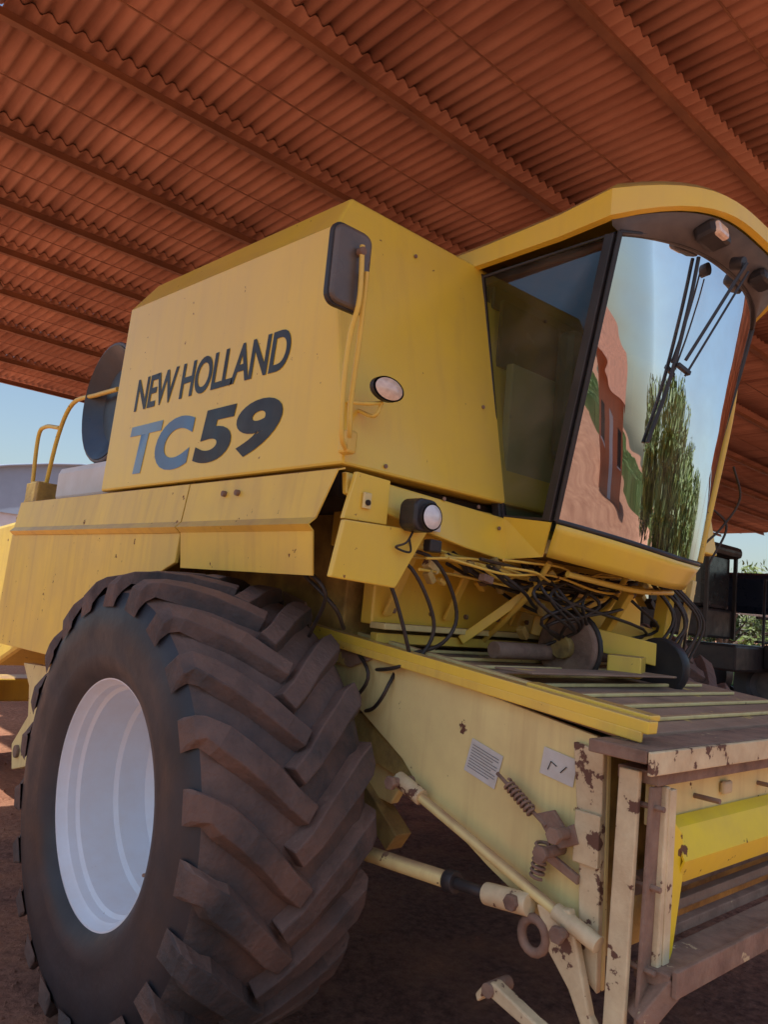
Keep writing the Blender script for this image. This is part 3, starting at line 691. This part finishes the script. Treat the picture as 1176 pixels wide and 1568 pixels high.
# ---------- header / front frame
XR=4.05
box('header_top_beam',(1.88,1.02,1.30),(XR,1.19,1.335),m_rust,cb,bevel=.004)
box('header_top_face',(1.885,1.005,1.272),(XR,1.018,1.332),m_chip,cb,bevel=.003)
box('header_top_inner',(1.97,1.03,1.235),(XR,1.15,1.270),m_rust,cb,bevel=.003)
bar('header_post',(1.950,1.10,1.268),(1.935,1.10,.56),.018,.06,m_chip,cb,up=(0,1,0))
bar('header_post_face',(1.985,1.045,1.232),(1.965,1.045,.56),.012,.055,m_rust,cb,up=(1,0,0))
bar('header_post_flange',(2.02,1.035,1.232),(2.00,1.03,.66),.022,.02,m_chip,cb,up=(0,1,0))
box('header_back_panel',(2.05,1.09,1.11),(XR,1.11,1.235),m_pale,cb,bevel=.003)
def band():
    rows=[(1.085,1.125),(1.055,1.105),(1.02,1.03),(1.045,.965),(1.09,.955)]
    v=[];f=[]
    for y,z in rows: v+= [(2.11,y,z),(XR,y,z)]
    for i in range(4): f.append((2*i,2*i+1,2*i+3,2*i+2))
    obj('header_band',v,f,m_bright,cb,solid=.006)
band()
prismY('header_band_end',[(2.05,1.15),(2.12,1.10),(2.13,.98),(2.09,.80),(2.05,.74)],1.03,1.055,m_bright,cb,bevel=.004)
prismY('header_corner_upright',[(2.02,1.225),(2.055,1.225),(2.055,.70),(2.02,.68)],1.02,1.06,m_chip,cb,bevel=.003)
box('header_bottom_beam',(1.98,.98,.745),(XR,1.08,.785),m_rust,cb,bevel=.004)
box('header_bottom_lip',(1.98,.96,.735),(XR,.975,.80),m_rust,cb,bevel=.003)
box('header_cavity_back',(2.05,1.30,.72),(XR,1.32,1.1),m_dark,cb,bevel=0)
for k in range(4):
    box('cavity_slat_%d'%k,(2.2+.03*k,1.08+.05*k,.80+.03*k),(XR,1.11+.05*k,.83+.03*k),m_dusty if k%2 else m_rust,cb,bevel=.003)
cyl('cavity_shaft',(2.1,1.16,.93),(XR,1.16,.93),.03,m_rust,cb)
bar('lower_hook',(1.95,1.05,.66),(2.02,1.0,.76),.08,.05,m_rust,cb)
for k,(x,z) in enumerate(((1.975,1.18),(1.975,.98),(1.965,.78),(2.3,1.17),(2.75,1.17),(2.04,.74))):
    cyl('bolt_%d'%k,(x,1.09,z),(x,1.012,z),.008,m_rust,cb,6)
box('header_paddle',(2.46,1.07,1.16),(2.52,1.088,1.2),m_chip,cb)

# ------------------------------------------------------------- background machines
tr=empty('tractor')
box('cab_body',(15.3,7.2,1.6),(16.6,8.6,2.2),m_black,tr,bevel=.05)
box('cab_windows',(15.35,7.25,2.2),(16.55,8.5,3.35),m_wood,tr,bevel=.08)
box('cab_top',(15.15,7.05,3.3),(16.7,8.7,3.55),m_black,tr,bevel=.1)
for k,(x,y) in enumerate(((15.3,7.18),(16.6,7.18),(15.3,8.6),(16.6,8.6))): bar('cab_pillar_%d'%k,(x,y,1.6),(x,y,3.4),.07,.07,m_black,tr,up=(0,1,0))
box('hood',(17.4,6.2,2.2),(20.1,8.0,3.1),m_blue,tr,bevel=.15)
box('chassis',(15.4,6.6,.98),(20,8.0,1.5),m_black,tr,bevel=.05)
box('battery_box',(16.7,6.3,1.05),(17.7,6.6,1.55),m_black,tr,bevel=.04)
tubes('handrails',[[(16.7,6.6,1.5),(16.7,6.6,2.9),(17.4,6.5,2.9)],[(16.6,6.7,1.6),(17.5,6.6,1.6)],[(16.6,6.7,2.1),(17.5,6.6,2.1)]],.03,m_black,tr,sub=1)
def simplewheel(par,nm,cx,cy,r,w):
    revolveX(nm,[(-w*.4,r*.5),(-w/2,r*.6),(-w/2,r*.88),(-w*.42,r),(w*.42,r),(w/2,r*.88),(w/2,r*.6),(w*.4,r*.5)],(cx,cy,r),m_side,par,40)
    revolveX(nm+'_rim',[(-w*.4,r*.52),(-w*.3,r*.48),(-w*.1,r*.4),(-w*.1,0.0)],(cx,cy,r),m_grey,par,32)
for k,(x,y) in enumerate(((17.4,6.7),(17.4,9.2),(19.6,6.7),(19.8,9.3))): simplewheel(tr,'wheel_%d'%k,x,y,.7,.45)
im=empty('seed_drill')
box('frame',(20.4,9.35,.22),(24.6,9.55,.36),m_green,im)
for k in range(7):
    box('hopper_%d'%k,(20.5+.58*k,9.2,.36),(20.9+.58*k,9.65,.78),m_green,im,bevel=.04); cyl('gauge_wheel_%d'%k,(20.65+.58*k,9.0,.2),(20.75+.58*k,9.0,.2),.2,m_black,im)
wl=empty('boundary_wall')
box('wall_panel',(27,13.5,0),(60,13.7,1.3),m_white,wl); box('wall_cap',(27,13.45,1.3),(60,13.75,1.38),m_white,wl)
bn=empty('barn')
v=[];f=[];n=16
for x0 in (0,1):
    for i in range(n+1):
        a=pi*i/n; v.append((4+28*(i/n), 40+26*x0, 4.4+3.2*sin(a)))
for i in range(n): f.append((i,i+1,n+2+i,n+1+i))
obj('barn_roof',v,f,m_barnroof,bn,smooth=True,solid=.1)
gv=[(4+28*(i/n),40.3,4.4+3.2*sin(pi*i/n)-.05) for i in range(n+1)]
obj('barn_gable',gv,[tuple(range(n+1))],m_barnroof,bn)
box('barn_walls',(4.4,40.4,0),(31.6,65.6,4.45),m_white,bn)
box('barn_door',(14,40.3,0),(20,40.38,4.0),m_barnroof,bn)
# ------------------------------------------------------------- trees
def tree(name,x,y,h,cr,seed,trunk=.22,nl=2600,lsz=.16):
    rnd=random.Random(seed); e=empty(name)
    v=[];f=[]
    def limb(p,q,r0,r1,n=8):
        p=Vector(p);q=Vector(q);d=(q-p).normalized();a=Vector((0,0,1)) if abs(d.z)<.9 else Vector((1,0,0));s=d.cross(a).normalized();u=s.cross(d);b=len(v)
        for c,r in ((p,r0),(q,r1)):
            for i in range(n): v.append(c+(s*cos(2*pi*i/n)+u*sin(2*pi*i/n))*r)
        for i in range(n): f.append((b+i,b+(i+1)%n,b+n+(i+1)%n,b+n+i))
    th=h*.22; top=(x+rnd.uniform(-.3,.3),y+rnd.uniform(-.3,.3),th)
    limb((x,y,0),top,trunk*1.3,trunk*.85)
    cl=[]
    for k in range(15):
        a=rnd.uniform(0,2*pi); rr=cr*rnd.uniform(.25,.85); zz=th+(h-th)*rnd.uniform(.05,.85)
        q=(x+rr*cos(a),y+rr*sin(a),zz); limb(top,q,trunk*.5,trunk*.12); cl.append((q,cr*rnd.uniform(.3,.5)))
        for _ in range(2):
            q2=tuple(q[i]+rnd.uniform(-.3,.3)*cr for i in range(3)); limb(q,q2,trunk*.12,trunk*.04,5); cl.append((q2,cr*rnd.uniform(.2,.35)))
    obj('trunk_and_limbs',v,f,m_bark,e,smooth=True)
    v=[];f=[]
    for _ in range(nl):
        c,r=rnd.choice(cl)
        d=Vector((rnd.gauss(0,1),rnd.gauss(0,1),rnd.gauss(0,1))).normalized()*r*rnd.uniform(.35,1.1)
        p=Vector(c)+d; p.z=max(.5,p.z); a=Vector((rnd.gauss(0,1),rnd.gauss(0,1),rnd.gauss(0,1))).normalized(); b=a.orthogonal().normalized(); s=lsz*rnd.uniform(.6,1.4); k=len(v)
        v+= [p-a*s,p+b*s*.45,p+a*s,p-b*s*.45]; f.append((k,k+1,k+2,k+3))
    obj('crown',v,f,m_leafA,e)
for i,(x,y,h,c) in enumerate(((10.5,-17,4.4,2.8),(13,-14.5,4.8,3.0),(16,-13,5.0,3.2),(19,-12,5.2,3.2),(22.5,-12,5.4,3.4),(26,-11,5.2,3.4),(30,-9,5.0,3.2),(35,-9,5.0,3.2),(21,-17,6.0,3.6))):
    tree('mango_tree',x,y,h,c,3+i,nl=4200,lsz=.22)
tree('mango_tree',36,16,5.0,2.6,20)
tree('mango_tree',60,22,6.0,3.2,21)
hs=empty('farm_house')
box('house_walls',(-3.5,-25,0),(2.5,-20,2.9),m_orangewall,hs)
prismX('house_roof',[(-25.6,2.85),(-22.5,4.3),(-19.4,2.85)],-3.9,2.9,m_tile,hs)
for k,x in enumerate((-3.0,1.2)):
    box('window_%d'%k,(x,-19.99,1.0),(x+.9,-19.95,2.0),m_wood,hs); box('window_sill_%d'%k,(x-.05,-19.98,.92),(x+.95,-19.88,.99),m_white,hs)
box('door',(-.9,-19.99,0),(0,-19.95,2.1),m_white,hs)

# ------------------------------------------------------------- light, world, camera
az=Vector((-.87,-.5)).normalized(); el=radians(73)
sd=Vector((az.x*cos(el),az.y*cos(el),sin(el)))
sl=bpy.data.lights.new('sun','SUN'); sl.energy=5.0; sl.angle=radians(.5); sl.color=(1,.98,.94)
so=bpy.data.objects.new('sun',sl); COL.objects.link(so); so.rotation_mode='QUATERNION'; so.rotation_quaternion=sd.to_track_quat('Z','Y'); so.location=(0,0,30)
w=bpy.data.worlds.new('World'); S.world=w; w.use_nodes=True; nt=w.node_tree
bg=nt.nodes['Background']; sk=nt.nodes.new('ShaderNodeTexSky'); sk.sky_type='NISHITA'; sk.sun_disc=False
sk.sun_elevation=el; sk.sun_rotation=math.atan2(az.x,az.y); sk.air_density=1.3; sk.dust_density=2.0; sk.ozone_density=2.5
nt.links.new(sk.outputs[0],bg.inputs[0]); bg.inputs[1].default_value=.15
f=1179.
X=Vector((1312,-266,-f)).normalized(); Y=Vector((-1068,-41,-f)).normalized(); Z=X.cross(Y).normalized(); Y=Z.cross(X)
cd=bpy.data.cameras.new('camera'); co=bpy.data.objects.new('camera',cd); COL.objects.link(co)
R=Matrix((X,Y,Z)).to_4x4(); co.matrix_world=Matrix.Translation((0,0,1.64))@R
cd.sensor_width=36; cd.lens=36*f/1568; cd.clip_start=.02; cd.clip_end=2000
S.camera=co
S.view_settings.view_transform='Standard'; S.view_settings.look='None'; S.view_settings.exposure=0
